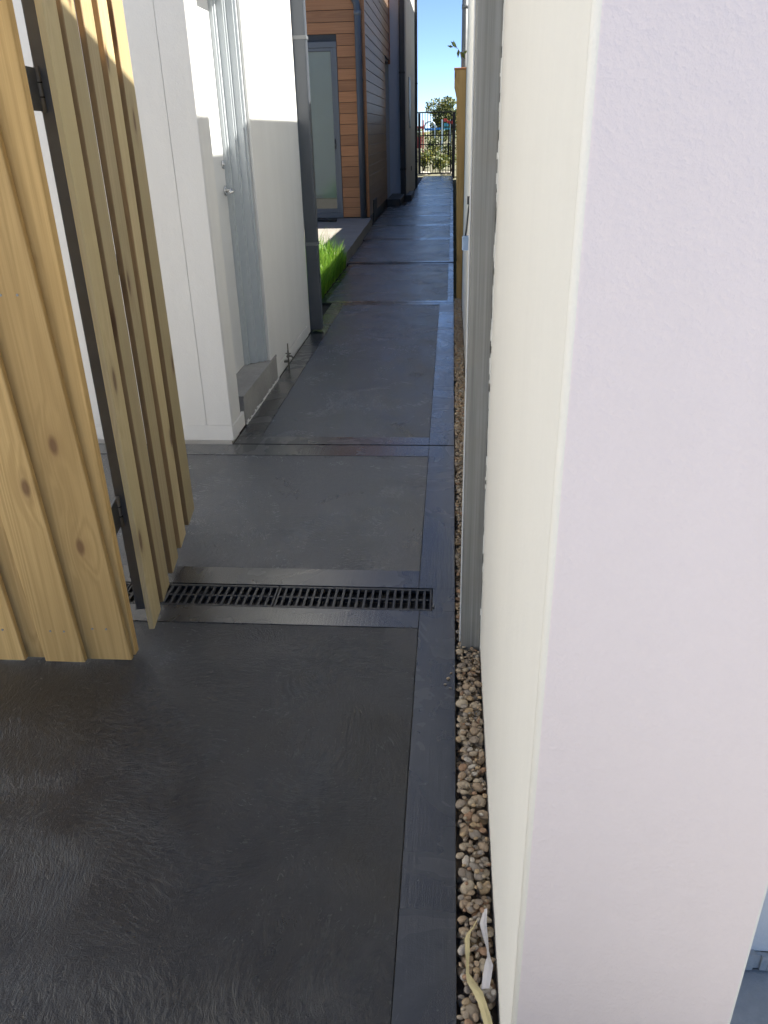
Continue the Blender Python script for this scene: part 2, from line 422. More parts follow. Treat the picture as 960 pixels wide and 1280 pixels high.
# ------------------------------------------------------------------ pebble strip
M['grit'] = m_concrete_pale('brown_grit', (.20, .155, .11), .95)
bed = structure(box('pebble_bed', .0285, .0995, -.6, 7.12, -.119, -.036, 'grit'))
def pebble_bm(seed, sub):
    rnd = random.Random(seed); bm = bmesh.new(); bmesh.ops.create_icosphere(bm, subdivisions=sub, radius=1)
    o = Vector((rnd.uniform(0, 50), rnd.uniform(0, 50), rnd.uniform(0, 50)))
    for v in bm.verts:
        n = mnoise.noise(v.co*.9+o)*.28 + mnoise.noise(v.co*2.1+o)*.08
        v.co *= 1+n
    for f in bm.faces: f.smooth = True
    return bm
protos = []
for k in range(9):
    bm = pebble_bm(k+3, 3 if False else 2); me = bpy.data.meshes.new('pebble'); bm.to_mesh(me); bm.free(); me.materials.append(M['pebble']); protos.append(me)
rp = random.Random(21)
cell = .003; X0, X1, Y0, Y1 = .030, .098, .55, 7.11
nx = int((X1-X0)/cell)+1; ny = int((Y1-Y0)/cell)+1
hm = [[-.038]*ny for _ in range(nx)]
peb = []
def drop(x, y, a, b, c, th):
    ca, sa = math.cos(th), math.sin(th); rad = max(a, b)
    i0, i1 = max(0, int((x-rad-X0)/cell)), min(nx-1, int((x+rad-X0)/cell)+1)
    j0, j1 = max(0, int((y-rad-Y0)/cell)), min(ny-1, int((y+rad-Y0)/cell)+1)
    cells = []; zmax = -9
    for i in range(i0, i1+1):
        for j in range(j0, j1+1):
            dx, dy = X0+i*cell-x, Y0+j*cell-y
            u, v = (dx*ca+dy*sa)/a, (-dx*sa+dy*ca)/b; q = u*u+v*v
            if q < 1:
                s = math.sqrt(1-q); cells.append((i, j, s)); zmax = max(zmax, hm[i][j]+c*s*.72)
    if not cells: return None
    z = zmax
    if z + c > .012: return None
    for i, j, s in cells: hm[i][j] = max(hm[i][j], z+c*s)
    return z
for layer, (num, lo, hi) in enumerate(((2200, .006, .015), (2600, .007, .019), (5200, .004, .009))):
    for k in range(num):
        y = Y0 + (Y1-Y0)*rp.random()
        a = lo+(hi-lo)*rp.random()**1.5
        if rp.random() < .12 and layer < 2: a *= 1.3
        if y < 1.9: a *= 1.12
        b = a*rp.uniform(.6, .95); c = a*rp.uniform(.42, .7); th = rp.uniform(0, math.pi)
        x = rp.uniform(X0+a*.62, X1-a*.62)
        z = drop(x, y, a, b, c, th)
        if z is not None: peb.append((x, y, z, a, b, c, th, rp.uniform(-.35, .35), rp.uniform(-.35, .35), layer))
vis = sorted([p for p in peb if p[1] > .80 and p[2]+p[5] > -.028 and p[3] > .0055], key=lambda p: p[1]*(1 if p[3] > .008 else 1.5))[:296]
visset = set(id(p) for p in vis)
for p in vis:
    inst('pebble', rp.choice(protos), bed, Vector(p[:3])-bed.location, (p[7], p[8], p[6]), (p[3], p[4], p[5]))
for x, y, a in ((.009, 1.735, .006), (.001, 1.71, .0045), (.015, 1.695, .004), (.017, 1.76, .0035)):
    inst('pebble', rp.choice(protos), bed, Vector((x, y, a*.45))-bed.location, (.1, .2, y*9), (a, a*.7, a*.5))
lowp = [pebble_bm(k+40, 1) for k in range(6)]
lv = [([v.co.copy() for v in b.verts], [[v.index for v in f.verts] for f in b.faces]) for b in lowp]
for b in lowp: b.free()
V = []; F = []
for p in peb:
    if id(p) in visset or p[1] < .62: continue
    vv, ff = lv[rp.randrange(6)]; base = len(V)
    mt = Matrix.Translation(Vector(p[:3])-bed.location) @ Matrix.Rotation(p[6], 4, 'Z') @ Matrix.Rotation(p[7], 4, 'X') @ Matrix.Diagonal((p[3], p[4], p[5], 1))
    V += [mt @ v for v in vv]; F += [[i+base for i in f] for f in ff]
me = bpy.data.meshes.new('pebble_fill'); me.from_pydata([tuple(v) for v in V], [], F); me.materials.append(M['pebble'])
me.polygons.foreach_set('use_smooth', [True]*len(me.polygons))
pf = bpy.data.objects.new('pebble_fill', me); COL.objects.link(pf); pf.parent = bed; pf['kind'] = 'stuff'

# ------------------------------------------------------------------ right: rendered house
EAVE = 2.858
rh = empty('rendered_house', (.1, .68, -.1)); tag(rh, 'cream rendered house wall filling the right side, its end face tinted for sky and lens light', 'house')
def wallbox(name, x0, x1, y0, y1, z0, z1, mat, parent, b=.004): return box(name, x0, x1, y0, y1, z0, z1, mat, parent, b, 2)
wallbox('wing_wall', .1, .392, .6915, 7.0, -.1, EAVE, 'cream', rh, .0)
RC = .009; 
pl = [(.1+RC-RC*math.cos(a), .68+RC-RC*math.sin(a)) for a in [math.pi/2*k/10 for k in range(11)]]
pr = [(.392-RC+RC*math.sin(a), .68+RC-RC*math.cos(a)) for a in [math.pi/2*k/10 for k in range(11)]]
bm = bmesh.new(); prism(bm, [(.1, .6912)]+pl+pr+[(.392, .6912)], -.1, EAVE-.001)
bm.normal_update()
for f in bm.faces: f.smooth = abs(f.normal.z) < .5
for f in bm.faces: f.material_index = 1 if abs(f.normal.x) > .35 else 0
o = mk('end_face', bm, 'light_tint', rh, mat2='cream'); o.location = -Vector(rh.location)
wallbox('front_wall', .3925, 5.0, .952, 6.99, .035, EAVE-.01, 'cream', rh)
wallbox('rear_wall', .6, 5.0, 7.003, 9.7, -.1, 2.42, 'cream', rh); wallbox('rear_wall', .6, 5.0, 9.703, 12.64, -.1, 2.82, 'cream', rh); wallbox('upper_block', .6, 5.0, 12.643, 26.0, -.1, 5.9, 'cream', rh)
bm = bmesh.new()
rr_ = random.Random(4); prev = None
for k in range(90):
    x = .3935+k*.012; dz = rr_.uniform(-.006, .008)
    bx(bm, x, x+.0115, .944+rr_.uniform(-.004, .004), .9515, -.0, .034+dz)
o = mk('rough_base', bm, 'slab_conc', rh); o.location = -Vector(rh.location)
structure(box('driveway', .393, 6.0, -1.2, .951, -.11, -.006, 'slab_conc', None, .003))
structure(box('forecourt', -9, 9, -14, -1.21, -.11, -.006, 'slab_conc', None, .003)); structure(box('side_yard', -9, -1.81, -1.2, 3.53, -.11, -.008, 'slab_conc', None, .003))

# steel gate post fixed to the wall
sp = empty('steel_post', (.07, 1.9, -.03)); tag(sp, 'galvanised grey steel post fixed upright to the cream wall', 'post')
bm = bmesh.new(); bx(bm, -.026, .0282, -.024, .05, 0, 2.25); bev(bm, .0035, 2); mk('post_tube', bm, 'galv', sp)
bm = bmesh.new(); bx(bm, -.0295, -.0262, .012, .048, .0, 2.24); bev(bm, .0006); mk('edge_strip', bm, 'door_white', sp)
bm = bmesh.new(); z = .0; rj = random.Random(11)
while z < 2.2:
    h = rj.uniform(.006, .03); w = rj.choice((.0012, .002, .0028, .0042, .0035))*rj.uniform(.6, 1.1)
    if rj.random() < .93: bx(bm, .030-w, .0304, -.0265+rj.uniform(0, .003), -.012, z, z+h)
    z += h
mk('mortar_edge', bm, 'cream', sp)['kind'] = 'stuff'

# latch hanging on the post
la = empty('gate_latch', (.04, 2.0, 1.09)); tag(la, 'thin dark latch rod with a pale blue tag behind the steel post', 'latch')
bm = bmesh.new(); bx(bm, -.004, .012, -.008, .0, .100, .118); bev(bm, .001); mk('bracket', bm, 'charcoal', la)
bm = bmesh.new(); tube(bm, [(.003, -.003, .108), (.0, -.004, .09), (-.004, -.005, .045), (-.006, -.005, .03)], .0022, 8); mk('rod', bm, 'charcoal', la)
bm = bmesh.new(); bx(bm, -.014, .004, -.011, .001, -.004, .030); bev(bm, .003, 2); mk('tag_plate', bm, 'tag_blue', la)

# timber end post and the fence behind it
tp = empty('timber_post', (.085, 7.13, -.06)); tag(tp, 'tall pale pine end post at the end of the pebble strip', 'post')
bm = bmesh.new(); prism_y(bm, [(-.029, 0), (.0145, 0), (.0145, 1.835), (-.078, 1.835), (-.078, 1.71), (-.058, 1.64), (-.052, 1.2), (-.040, .6)], 0, .09)
bev(bm, .002); mk('post_body', bm, 'pine', tp)
bm = bmesh.new(); bx(bm, -.081, .0155, -.004, .094, 1.8355, 1.850); bev(bm, .002); mk('cap', bm, 'cedar', tp)
fr = empty('paling_fence', (.14, 7.3, -.1)); tag(fr, 'timber paling fence running behind the pale pine end post', 'fence')
pm = board_mesh(.098, .016, 1.86, 3); p0 = None
y = 7.40
while y < 27.9:
    if p0 is None: p0 = mk('paling', pm, 'pine_green', fr, loc=(0, y-7.3, 0), rotz=math.pi/2)
    else: inst('paling', p0, fr, (0, y-7.3, 0), (0, 0, math.pi/2))
    y += .1
bm = bmesh.new()
bx(bm, .0085, .05, .05, 20.6, .35, .42); bx(bm, .0085, .05, .05, 20.6, 1.45, 1.52); mk('rail', bm, 'pine_green', fr)
dp = empty('downpipe', (.085, 7.29, -.1)); tag(dp, 'grey downpipe rising above the pale pine end post', 'downpipe')
bm = bmesh.new(); cyl(bm, (0, 0, 0), (0, 0, 2.9), .026, n=14); mk('pipe', bm, 'frame_grey', dp)
bm = bmesh.new(); cyl(bm, (0, 0, 2.3), (0, 0, 2.33), .029, n=14); mk('bracket', bm, 'frame_grey', dp)

# sprig over the post top
sg = empty('leafy_sprig', (.07, 7.2, 1.786)); tag(sg, 'small leafy sprig above the pine post top', 'plant')
bm = bmesh.new(); tube(bm, [(0, 0, -.02), (-.005, 0, .05), (-.02, 0, .11), (-.04, 0, .14), (-.07, 0, .15)], [.003, .003, .0025, .002, .001], 6); mk('stem', bm, 'bark', sg)
for lx, lz, an, ln_ in ((-.045, .145, 2.4, .07), (-.075, .15, 2.9, .05), (-.02, .12, -.9, .07), (-.035, .135, -1.6, .06), (-.06, .15, 1.9, .05), (.0, .1, .6, .05)):
    bm = bmesh.new(); d = Vector((math.cos(an), .25, math.sin(an))); s = Vector((-d.z, .2, d.x)).normalized()
    a = Vector((lx, 0, lz)); vs_ = [bm.verts.new(a), bm.verts.new(a+d*ln_*.45+s*ln_*.2+Vector((0, -.004, 0))), bm.verts.new(a+d*ln_), bm.verts.new(a+d*ln_*.45-s*ln_*.2+Vector((0, .004, 0)))]
    bm.faces.new(vs_); o = mk('leaf', bm, 'shrub', sg)
    so_ = o.modifiers.new('thick', 'SOLIDIFY'); so_.thickness = .001

# townhouse across the forecourt, out of frame to the left: its sunlit wall lights the lane
nh = empty('neighbour_house', (-5.4, -7, -.1)); tag(nh, 'white rendered townhouse across the forecourt, outside the picture on the left', 'house')
wallbox('side_wall', -9.5, -5.4, -7, 3.0, -.1, 5.2, 'white', nh)
for yy in (-5.2, -2.6, .3):
    w_ = wallbox('window', -5.41, -5.38, yy, yy+1.2, 2.9, 4.1, 'frame_grey', nh)
    o = box('pane', -5.381, -5.376, yy+.06, yy+1.14, 2.96, 4.04, 'dark_glass', None, 0); o.parent = w_; o.location = Vector(o.location)-w_.location-nh.location

# ------------------------------------------------------------------ left: near paling fence
nf = empty('near_fence', (-.895, 1.76, 0)); tag(nf, 'near pine paling fence panel with overlapping upright boards at left edge', 'fence')
def nboard(xc, yc, w, th, seed, mat, h=1.98, z=.006, tilt=-.092):
    return mk('paling', board_mesh(w, th, h, seed, tilt=tilt), mat, nf, loc=Vector((xc, yc, z))-nf.location)
nboard(-.9665, 1.777, .145, .017, 1, 'pine')
nboard(-1.083, 1.7605, .118, .0165, 2, 'pine')
nboard(-1.168, 1.777, .120, .016, 3, 'pine')
nboard(-1.262, 1.7605, .118, .0165, 4, 'pine')
nboard(-1.355, 1.777, .120, .016, 5, 'pine')
nboard(-1.452, 1.7605, .118, .0165, 6, 'pine')
nboard(-1.545, 1.777, .120, .016, 7, 'pine')
bm = bmesh.new(); bx(bm, -.092, .0, -.031, -.004, 0, 1.98); bev(bm, .003, 2)
for v in bm.verts: v.co.x -= .003*v.co.z/1.98
mk('end_stud', bm, 'pine', nf, loc=Vector((-.888, 1.8175, .010))-nf.location)
for z in (.3, 1.0, 1.7):
    bm = bmesh.new(); bx(bm, -.70, 0, -.018, .008, 0, .07); mk('rail', bm, 'pine_green', nf, loc=Vector((-1.005, 1.805, z))-nf.location)

nm = bmesh.new(); cyl(nm, (0, .002, 0), (0, -.0012, 0), .0032, n=8); n0 = None
for xb, yb in ((-.985, 1.7685), (-.945, 1.7685), (-1.10, 1.7522), (-1.06, 1.7522), (-1.28, 1.7522), (-1.24, 1.7522)):
    for zb in (.11, 1.03):
        pz = Vector((xb-.092*zb/1.98, yb, zb))-nf.location
        if n0 is None: n0 = mk('nail', nm, 'galv', nf, loc=pz)
        else: inst('nail', n0, nf, pz)

# ------------------------------------------------------------------ left: open timber gate
ga = math.atan2(.134, .862)           # the open gate leans a little off the path direction
gate = empty('timber_gate', (-.859, 1.876, .04), ga)
tag(gate, 'open timber gate of lapped upright pine boards on a steel frame', 'gate')
# local frame: +y runs along the gate from the hinge, +x faces the path
def gboard(y0, w, x, th, seed, mat, z=0.0, h=1.92, tilt=0):
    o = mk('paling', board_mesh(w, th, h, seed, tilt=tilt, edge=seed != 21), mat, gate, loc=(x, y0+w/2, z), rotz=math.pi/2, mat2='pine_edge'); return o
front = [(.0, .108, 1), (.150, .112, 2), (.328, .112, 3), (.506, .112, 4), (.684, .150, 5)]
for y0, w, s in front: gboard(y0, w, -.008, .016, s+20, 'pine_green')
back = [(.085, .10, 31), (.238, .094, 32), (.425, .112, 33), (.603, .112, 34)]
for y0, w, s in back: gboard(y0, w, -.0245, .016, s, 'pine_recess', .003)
def gbox(name, x0, x1, y0, y1, z0, z1, mat, b=.002):
    bm = bmesh.new(); bx(bm, x0, x1, y0, y1, z0, z1); bev(bm, b, 2); return mk(name, bm, mat, gate)
gbox('stile', -.0765, -.0405, .112, .152, .0, 1.90, 'steel', .003)
gbox('stile', -.082, -.0355, .78, .82, .0, 1.90, 'steel', .003)
for z in (.12, .95, 1.72): gbox('frame_rail', -.078, -.0385, .153, .779, z, z+.04, 'steel')
for z in (1.366, .297):
    bm = bmesh.new(); cyl(bm, (-.066, .098, z), (-.066, .098, z+.093), .0065, n=10)
    h_ = mk('hinge', bm, 'galv', gate)
    bm = bmesh.new(); bx(bm, -.073, -.0675, .030, .111, z+.003, z+.090); mk('hinge_leaf', bm, 'steel', h_)
    bm = bmesh.new(); cyl(bm, (-.066, .098, z+.030), (-.066, .098, z+.033), .0072, n=10); cyl(bm, (-.066, .098, z+.060), (-.066, .098, z+.063), .0072, n=10); mk('knuckle_ring', bm, 'black_metal', h_)

# ------------------------------------------------------------------ left: white rendered building with side door
WX = -1.045; WY = 3.534; HB = 4.4
wb = empty('white_building', (WX, WY, 0)); tag(wb, 'white rendered building with a recessed side door facing the path', 'building')
def wp(name, x0, x1, y0, y1, z0, z1, mat='white', b=.0025): return box(name, x0, x1, y0, y1, z0, z1, mat, wb, b)
# core, set back behind the rendered panels, with the door recess left open
bm = bmesh.new()
bx(bm, -5, WX-.016, WY+.016, 3.70, -.1, HB-.02); bx(bm, -5, WX-.22, 3.7, 4.46, -.1, HB-.02); bx(bm, -5, WX-.016, 4.46, 5.83, -.1, HB-.02)
bx(bm, WX-.22, WX-.016, 3.7, 4.46, 2.052, HB-.02)
o = mk('core', bm, 'white', wb); o.location = -Vector(wb.location)
g_ = .0013
box('joint_bead', -1.1745-.0030, -1.1745+.0030, WY-.0012, WY+.012, .083, HB-.002, 'white', wb, 0); box('joint_bead', -4.9, WX-.002, WY-.0012, WY+.012, .0768, .0834, 'white', wb, 0); box('joint_bead', WX-.012, WX-.0012, WY+.016, 3.695, .0786, .0814, 'white', wb, 0)
wp('render_panel', -5, -1.1745-g_, WY, WY+.015, .082, HB); wp('render_panel', -1.1745+g_, WX, WY, WY+.0155, .082, HB, b=.004)
wp('plinth_panel', -5, WX, WY-.001, WY+.015, .004, .078, b=.003)
wp('render_panel', WX-.0155, WX, WY+.0157, 3.70, .082, HB); wp('plinth_panel', WX-.0155, WX+.001, WY+.0152, 3.765, .004, .078)
wp('render_panel', WX-.0155, WX, 3.7005, 4.4595, 2.045, HB-.001)
wp('render_panel', WX-.0155, WX, 4.46, 5.715, .082, HB); wp('plinth_panel', WX-.0155, WX+.001, 4.60, 5.715, .004, .078)
wp('render_panel', WX-.0155, WX-.001, 5.7195, 5.845, .004, HB)
wp('render_panel', -5, WX-.016, 5.831, 5.846, .004, HB-.001)
wp('reveal', WX-.205, WX-.0157, 3.7002, 3.708, .16, 2.0445); wp('reveal', WX-.205, WX-.0157, 3.7085, 4.4517, 2.0455, 2.0515)
# door
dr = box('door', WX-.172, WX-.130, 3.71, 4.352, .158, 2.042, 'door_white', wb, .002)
def dpart(name, bm, mat):
    o = mk(name, bm, mat, dr); o.location = -Vector(dr.location)-Vector(wb.location); return o
bm = bmesh.new(); cyl(bm, (WX-.130, 4.315, 1.09), (WX-.121, 4.315, 1.09), .026, n=20)
cyl(bm, (WX-.121, 4.315, 1.09), (WX-.085, 4.315, 1.09), .009, n=12)
tube(bm, [(WX-.086, 4.319, 1.09), (WX-.082, 4.30, 1.09), (WX-.080, 4.26, 1.088), (WX-.083, 4.215, 1.086)], [.010, .0095, .009, .006], 10); dpart('handle', bm, 'chrome')
bm = bmesh.new(); cyl(bm, (WX-.130, 4.318, 1.215), (WX-.122, 4.318, 1.215), .021, n=18); cyl(bm, (WX-.122, 4.318, 1.215), (WX-.118, 4.318, 1.215), .010, n=12); dpart('lock_cylinder', bm, 'chrome')
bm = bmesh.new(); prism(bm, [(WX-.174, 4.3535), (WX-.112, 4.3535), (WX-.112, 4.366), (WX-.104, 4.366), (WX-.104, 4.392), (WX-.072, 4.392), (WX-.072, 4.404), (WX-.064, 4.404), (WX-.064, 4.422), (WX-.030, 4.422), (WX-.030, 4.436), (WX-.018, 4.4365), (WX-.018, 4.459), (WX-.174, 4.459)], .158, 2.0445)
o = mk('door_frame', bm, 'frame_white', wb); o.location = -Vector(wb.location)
# door step
st = empty('door_step', (WX, 3.77, 0)); tag(st, 'grey tiled step below the white side door', 'step')
def sbox(name, x0, x1, y0, y1, z0, z1, mat, b=.002):
    return box(name, x0, x1, y0, y1, z0, z1, mat, st, b)
sbox('step_block', WX-.20, WX+.004, 3.772, 4.598, .006, .142, 'step_conc', .003)
sbox('tread_tile', WX-.20, WX+.006, 3.770, 4.164, .1425, .1555, 'step_conc', .0015); sbox('tread_tile', WX-.20, WX+.006, 4.167, 4.600, .1425, .1555, 'step_conc', .0015)
bm = bmesh.new(); rj = random.Random(5); y = 3.775
while y < 4.6:
    w = rj.uniform(.01, .03); h = rj.choice((.005, .007, .009, .012, .018)); bx(bm, WX+.0045, WX+.0075+rj.uniform(0, .003), y, y+w, .002, h); y += w
o = mk('mortar_edge', bm, 'white', st); o['kind'] = 'stuff'; o.location = -Vector(st.location)
# charcoal downpipe at the wall's end
cp = empty('charcoal_downpipe', (-1.005, 5.90, 0)); tag(cp, 'charcoal downpipe at the far corner of the white building', 'downpipe')
bm = bmesh.new(); bx(bm, -.046, .046, -.036, .036, .01, 2.72); bev(bm, .014, 3); mk('pipe', bm, 'pipe_grey', cp)
for z in (.62, 1.9):
    bm = bmesh.new(); bx(bm, -.050, .049, -.04, .040, z, z+.022); bx(bm, -.075, -.0505, -.05, -.02, z+.002, z+.02); bev(bm, .002); mk('bracket', bm, 'frame_grey', cp)
# tap
tpz = empty('garden_tap', (WX+.028, 4.83, 0)); tag(tpz, 'small metal garden tap low on the white wall beside the step', 'tap')
bm = bmesh.new(); tube(bm, [(0, 0, 0), (0, 0, .09), (.001, 0, .12)], .0055, 8); mk('riser', bm, 'brass_dull', tpz)
bm = bmesh.new(); cyl(bm, (0, -.012, .085), (0, .012, .085), .010, n=10); tube(bm, [(.0, 0, .085), (.022, -.004, .085), (.03, -.006, .076), (.031, -.006, .066)], .006, 8); mk('tap_body', bm, 'brass_dull', tpz)
bm = bmesh.new(); cyl(bm, (0.001, 0, .12), (.001, 0, .165), .004, n=8); bx(bm, -.016, .018, -.003, .003, .098, .104); bx(bm, -.003, .003, -.018, .018, .0985, .1035); mk('cross_handle', bm, 'brass_dull', tpz)
bm = bmesh.new(); bx(bm, -.0275, -.005, -.012, .012, .045, .057); mk('clip', bm, 'brass_dull', tpz)

# ------------------------------------------------------------------ courtyard: grass and patio
structure(box('lawn_soil', -5.0, -1.16, 5.86, 9.06, -.11, -.006, 'soil'))
rg = random.Random(3); V = []; F = []
for k in range(12000):
    u = rg.random()
    x = -1.150-rg.random()**1.5*1.5; y = 6.05+3.0*rg.random()
    cl_ = mnoise.noise(Vector((x*5, y*3.2, 0))); x += .05*mnoise.noise(Vector((y*7, 3, 1))) - .02
    h = rg.uniform(.12, .34)*(1.15 if x < -1.3 else .8)*(1+.75*cl_); a = rg.uniform(0, 2*math.pi); w = rg.uniform(.0022, .0045)
    ln_ = rg.uniform(.1, .75)*h; dx, dy = math.cos(a)*ln_, math.sin(a)*ln_; px, py = -math.sin(a)*w, math.cos(a)*w
    if x > -1.22: dx = abs(dx)*.55+.01
    b = len(V)
    V += [(x-px, y-py, -.006), (x+px, y+py, -.006), (x+dx*.35+px*.8, y+dy*.35+py*.8, h*.62), (x+dx*.35-px*.8, y+dy*.35-py*.8, h*.62), (x+dx, y+dy, h)]
    F += [(b, b+1, b+2, b+3), (b+3, b+2, b+4)]
me = bpy.data.meshes.new('grass'); me.from_pydata(V, [], F); me.materials.append(M['grass'])
gr = bpy.data.objects.new('grass', me); COL.objects.link(gr); gr['kind'] = 'stuff'; gr['label'] = 'long bright green grass beside the path in the courtyard'; gr['category'] = 'grass'
bm = bmesh.new(); rj = random.Random(9)
n = 26; ed = [(-1.178-.082*i/n+rj.uniform(-.006, .006), 9.075+4.1*i/n) for i in range(n+1)]
prism(bm, [(-5, 9.075)]+[ed[0]]+ed[1:]+[(-5, 13.175)], -.1, .12)
bmesh.ops.bevel(bm, geom=[e for e in bm.edges if all(v.co.z > .1 for v in e.verts)], offset=.018, segments=3, affect='EDGES')
structure(mk('patio', bm, 'pale_conc'))
dt = empty('dropped_tool', (-1.95, 12.7, .121)); tag(dt, 'small dark tool lying on the patio below the glass door', 'tool')
bm = bmesh.new(); tube(bm, [(-.17, .02, .02), (-.08, 0, .03), (0, -.02, .022), (.09, -.05, .02)], [.02, .03, .022, .016], 8); mk('handle', bm, 'black_metal', dt)
bm = bmesh.new(); bx(bm, .08, .20, -.09, -.01, .002, .045); bev(bm, .012, 2); mk('head', bm, 'black_metal', dt)

# ------------------------------------------------------------------ timber clad house
HX = -1.300; HY = 13.20
th = empty('timber_clad_house', (HX, HY, 0)); tag(th, 'two-storey house clad in horizontal orange-brown timber boards behind the patio', 'house')
def hb(name, x0, x1, y0, y1, z0, z1, mat, b=.0): return box(name, x0, x1, y0, y1, z0, z1, mat, th, b)
hb('wall_core', -6, HX-.03, HY+.03, 17.0, -.1, 2.58, 'charcoal'); hb('wall_core', -6, HX-.03, HY+.03, 18.2, 2.581, 5.6, 'charcoal')
P_ = .1475; z = .135; DX0, DX1, DZ = -2.75, -1.715, 2.545
prng = random.Random(17)
while z < 5.55:
    zt = min(z+P_-.006, 5.58)
    def cl_front(x0, x1):
        bm = bmesh.new(); c = (x0+x1)/2
        # shiplap section: slightly tilted face
        a = [(-(x1-x0)/2, 0.002), ((x1-x0)/2, 0.002)]
        q = [(0.000, 0), (0.0255, 0), (0.0255, zt-z), (0.007, zt-z), (0.004, zt-z-.004)]
        A = [bm.verts.new((a[0][0], y, zz)) for y, zz in q]; B = [bm.verts.new((a[1][0], y, zz)) for y, zz in q]
        bm.faces.new(A[::-1]); bm.faces.new(B)
        for i in range(5): bm.faces.new((A[i], A[(i+1) % 5], B[(i+1) % 5], B[i]))
        bmesh.ops.recalc_face_normals(bm, faces=bm.faces)
        mk('cladding_board', bm, 'cedar', th, loc=Vector((c, HY, z))-th.location)
    if z < DZ-.05: cl_front(DX1+.002, HX-.034); cl_front(-5.9, DX0-.002)
    else: cl_front(-5.9, HX-.034)
    y1 = 17.05 if z < 2.57 else 18.25
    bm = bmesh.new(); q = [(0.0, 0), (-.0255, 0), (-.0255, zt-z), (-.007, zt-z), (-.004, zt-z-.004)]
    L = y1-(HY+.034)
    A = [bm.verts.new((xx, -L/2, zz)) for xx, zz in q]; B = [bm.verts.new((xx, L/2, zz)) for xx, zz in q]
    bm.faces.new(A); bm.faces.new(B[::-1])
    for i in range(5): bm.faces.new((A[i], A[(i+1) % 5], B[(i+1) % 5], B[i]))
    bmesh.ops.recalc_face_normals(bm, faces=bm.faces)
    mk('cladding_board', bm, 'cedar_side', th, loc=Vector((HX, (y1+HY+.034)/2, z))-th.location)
    z += P_
hb('corner_trim', HX-.033, HX+.006, HY-.006, HY+.033, .13, 5.6, 'cedar', .002)
hb('end_trim', HX-.03, HX+.012, 18.255, 18.30, 2.575, 5.6, 'cedar', .002); hb('base_skirt', HX-.024, HX-.004, HY, 17.04, -.1, .128, 'charcoal')
hb('access_panel', HX-.0035, HX+.012, 13.9, 14.5, -.02, .33, 'charcoal', .003)
# glass door
gd = hb('door_frame', DX0, DX1, HY-.010, HY+.0245, .126, .20, 'frame_grey', .003)
def gpart(name, x0, x1, y0, y1, z0, z1, mat, b=.003):
    o = box(name, x0, x1, y0, y1, z0, z1, mat, None, b); o.parent = gd; o.location = Vector(o.location)-gd.location-th.location; return o
gpart('jamb', DX1-.058, DX1, HY-.0105, HY+.024, .201, DZ-.076, 'frame_grey'); gpart('jamb', DX0, DX0+.075, HY-.0105, HY+.024, .201, DZ-.076, 'frame_grey')
gpart('head', DX0, DX1, HY-.0108, HY+.0242, DZ-.075, DZ, 'frame_grey')
gpart('leaf_stile', DX1-.092, DX1-.0585, HY-.002, HY+.022, .202, DZ-.077, 'frame_grey'); gpart('leaf_rail', DX0+.076, DX1-.093, HY-.002, HY+.022, .202, .262, 'frame_grey')
gpart('leaf_rail', DX0+.076, DX1-.093, HY-.002, HY+.022, DZ-.12, DZ-.077, 'frame_grey')
gpart('pane', DX0+.077, DX1-.094, HY+.006, HY+.012, .264, DZ-.122, 'glass', 0)
gpart('reflect_backing', DX0+.077, DX1-.094, HY+.0245, HY+.029, .42, DZ-.123, 'reflect_backing', 0); gpart('backing_hem', DX0+.077, DX1-.094, HY+.0225, HY+.029, .263, .419, 'pale_conc', 0)  # added backing whose pale colour stands in for the reflected wall
gpart('lock_plate', DX1-.086, DX1-.068, HY-.012, HY-.0022, 1.12, 1.26, 'black_metal', .002); gpart('lock_lever', DX1-.081, DX1-.073, HY-.030, HY-.0125, 1.17, 1.19, 'chrome', .002)
# its downpipe with a swan-neck
hp = empty('slate_downpipe', (-1.385, HY-.062, .122)); tag(hp, 'slate grey downpipe with bent top on the timber-clad house front', 'downpipe')
bm = bmesh.new(); tube(bm, [(0, 0, 0), (0, 0, 1.5), (0, 0, 2.80), (-.012, 0, 2.88), (-.05, 0, 2.95), (-.16, 0, 3.06), (-.26, 0, 3.16)], .050, 16); mk('pipe', bm, 'pipe_grey', hp)
bm = bmesh.new(); cyl(bm, (0, 0, 2.73), (0, 0, 2.785), .054, n=16); mk('collar', bm, 'frame_grey', hp)

# ------------------------------------------------------------------ grey rendered house beyond
gh = empty('grey_house', (-.97, 18.3, 0)); tag(gh, 'grey rendered two-storey house beyond the timber-clad house', 'house')
def gbx(name, x0, x1, y0, y1, z0, z1, mat, b=.003): return box(name, x0, x1, y0, y1, z0, z1, mat, gh, b)
gbx('side_wall', -6, -.972, 18.36, 22.45, -.1, 5.5, 'grey_render'); gbx('front_panel', -1.33, -1.10, 18.305, 18.3595, .10, 5.45, 'blue_panel')
wn_ = gbx('window', -.975, -.962, 19.35, 20.1, 1.40, 2.40, 'charcoal', .002)
o = box('pane', -.9655, -.960, 19.40, 20.05, 1.45, 2.35, 'frame_grey', None, 0); o.parent = wn_; o.location = Vector(o.location)-wn_.location-gh.location
gbx('wall_vent', -.973, -.958, 20.2, 20.32, .50, .60, 'charcoal', .003)
gbx('base_ledge', -1.30, -1.02, 16.75, 18.30, -.11, .13, 'charcoal', .01); gbx('base_ledge', -1.0, -.86, 18.05, 19.4, -.11, .11, 'charcoal', .01)
def tallpipe(x, y, r, label, h=5.4):
    e = empty('black_downpipe', (x, y, 0)); tag(e, label, 'downpipe')
    bm = bmesh.new(); bx(bm, -r, r, -r, r, -.1, h); bev(bm, r*.3, 2); mk('pipe', bm, 'charcoal', e)
    for z in (.6, 2.4, 4.2):
        bm = bmesh.new(); bx(bm, -r-.005, r+.005, -r-.005, r+.005, z, z+.03); mk('bracket', bm, 'black_metal', e)
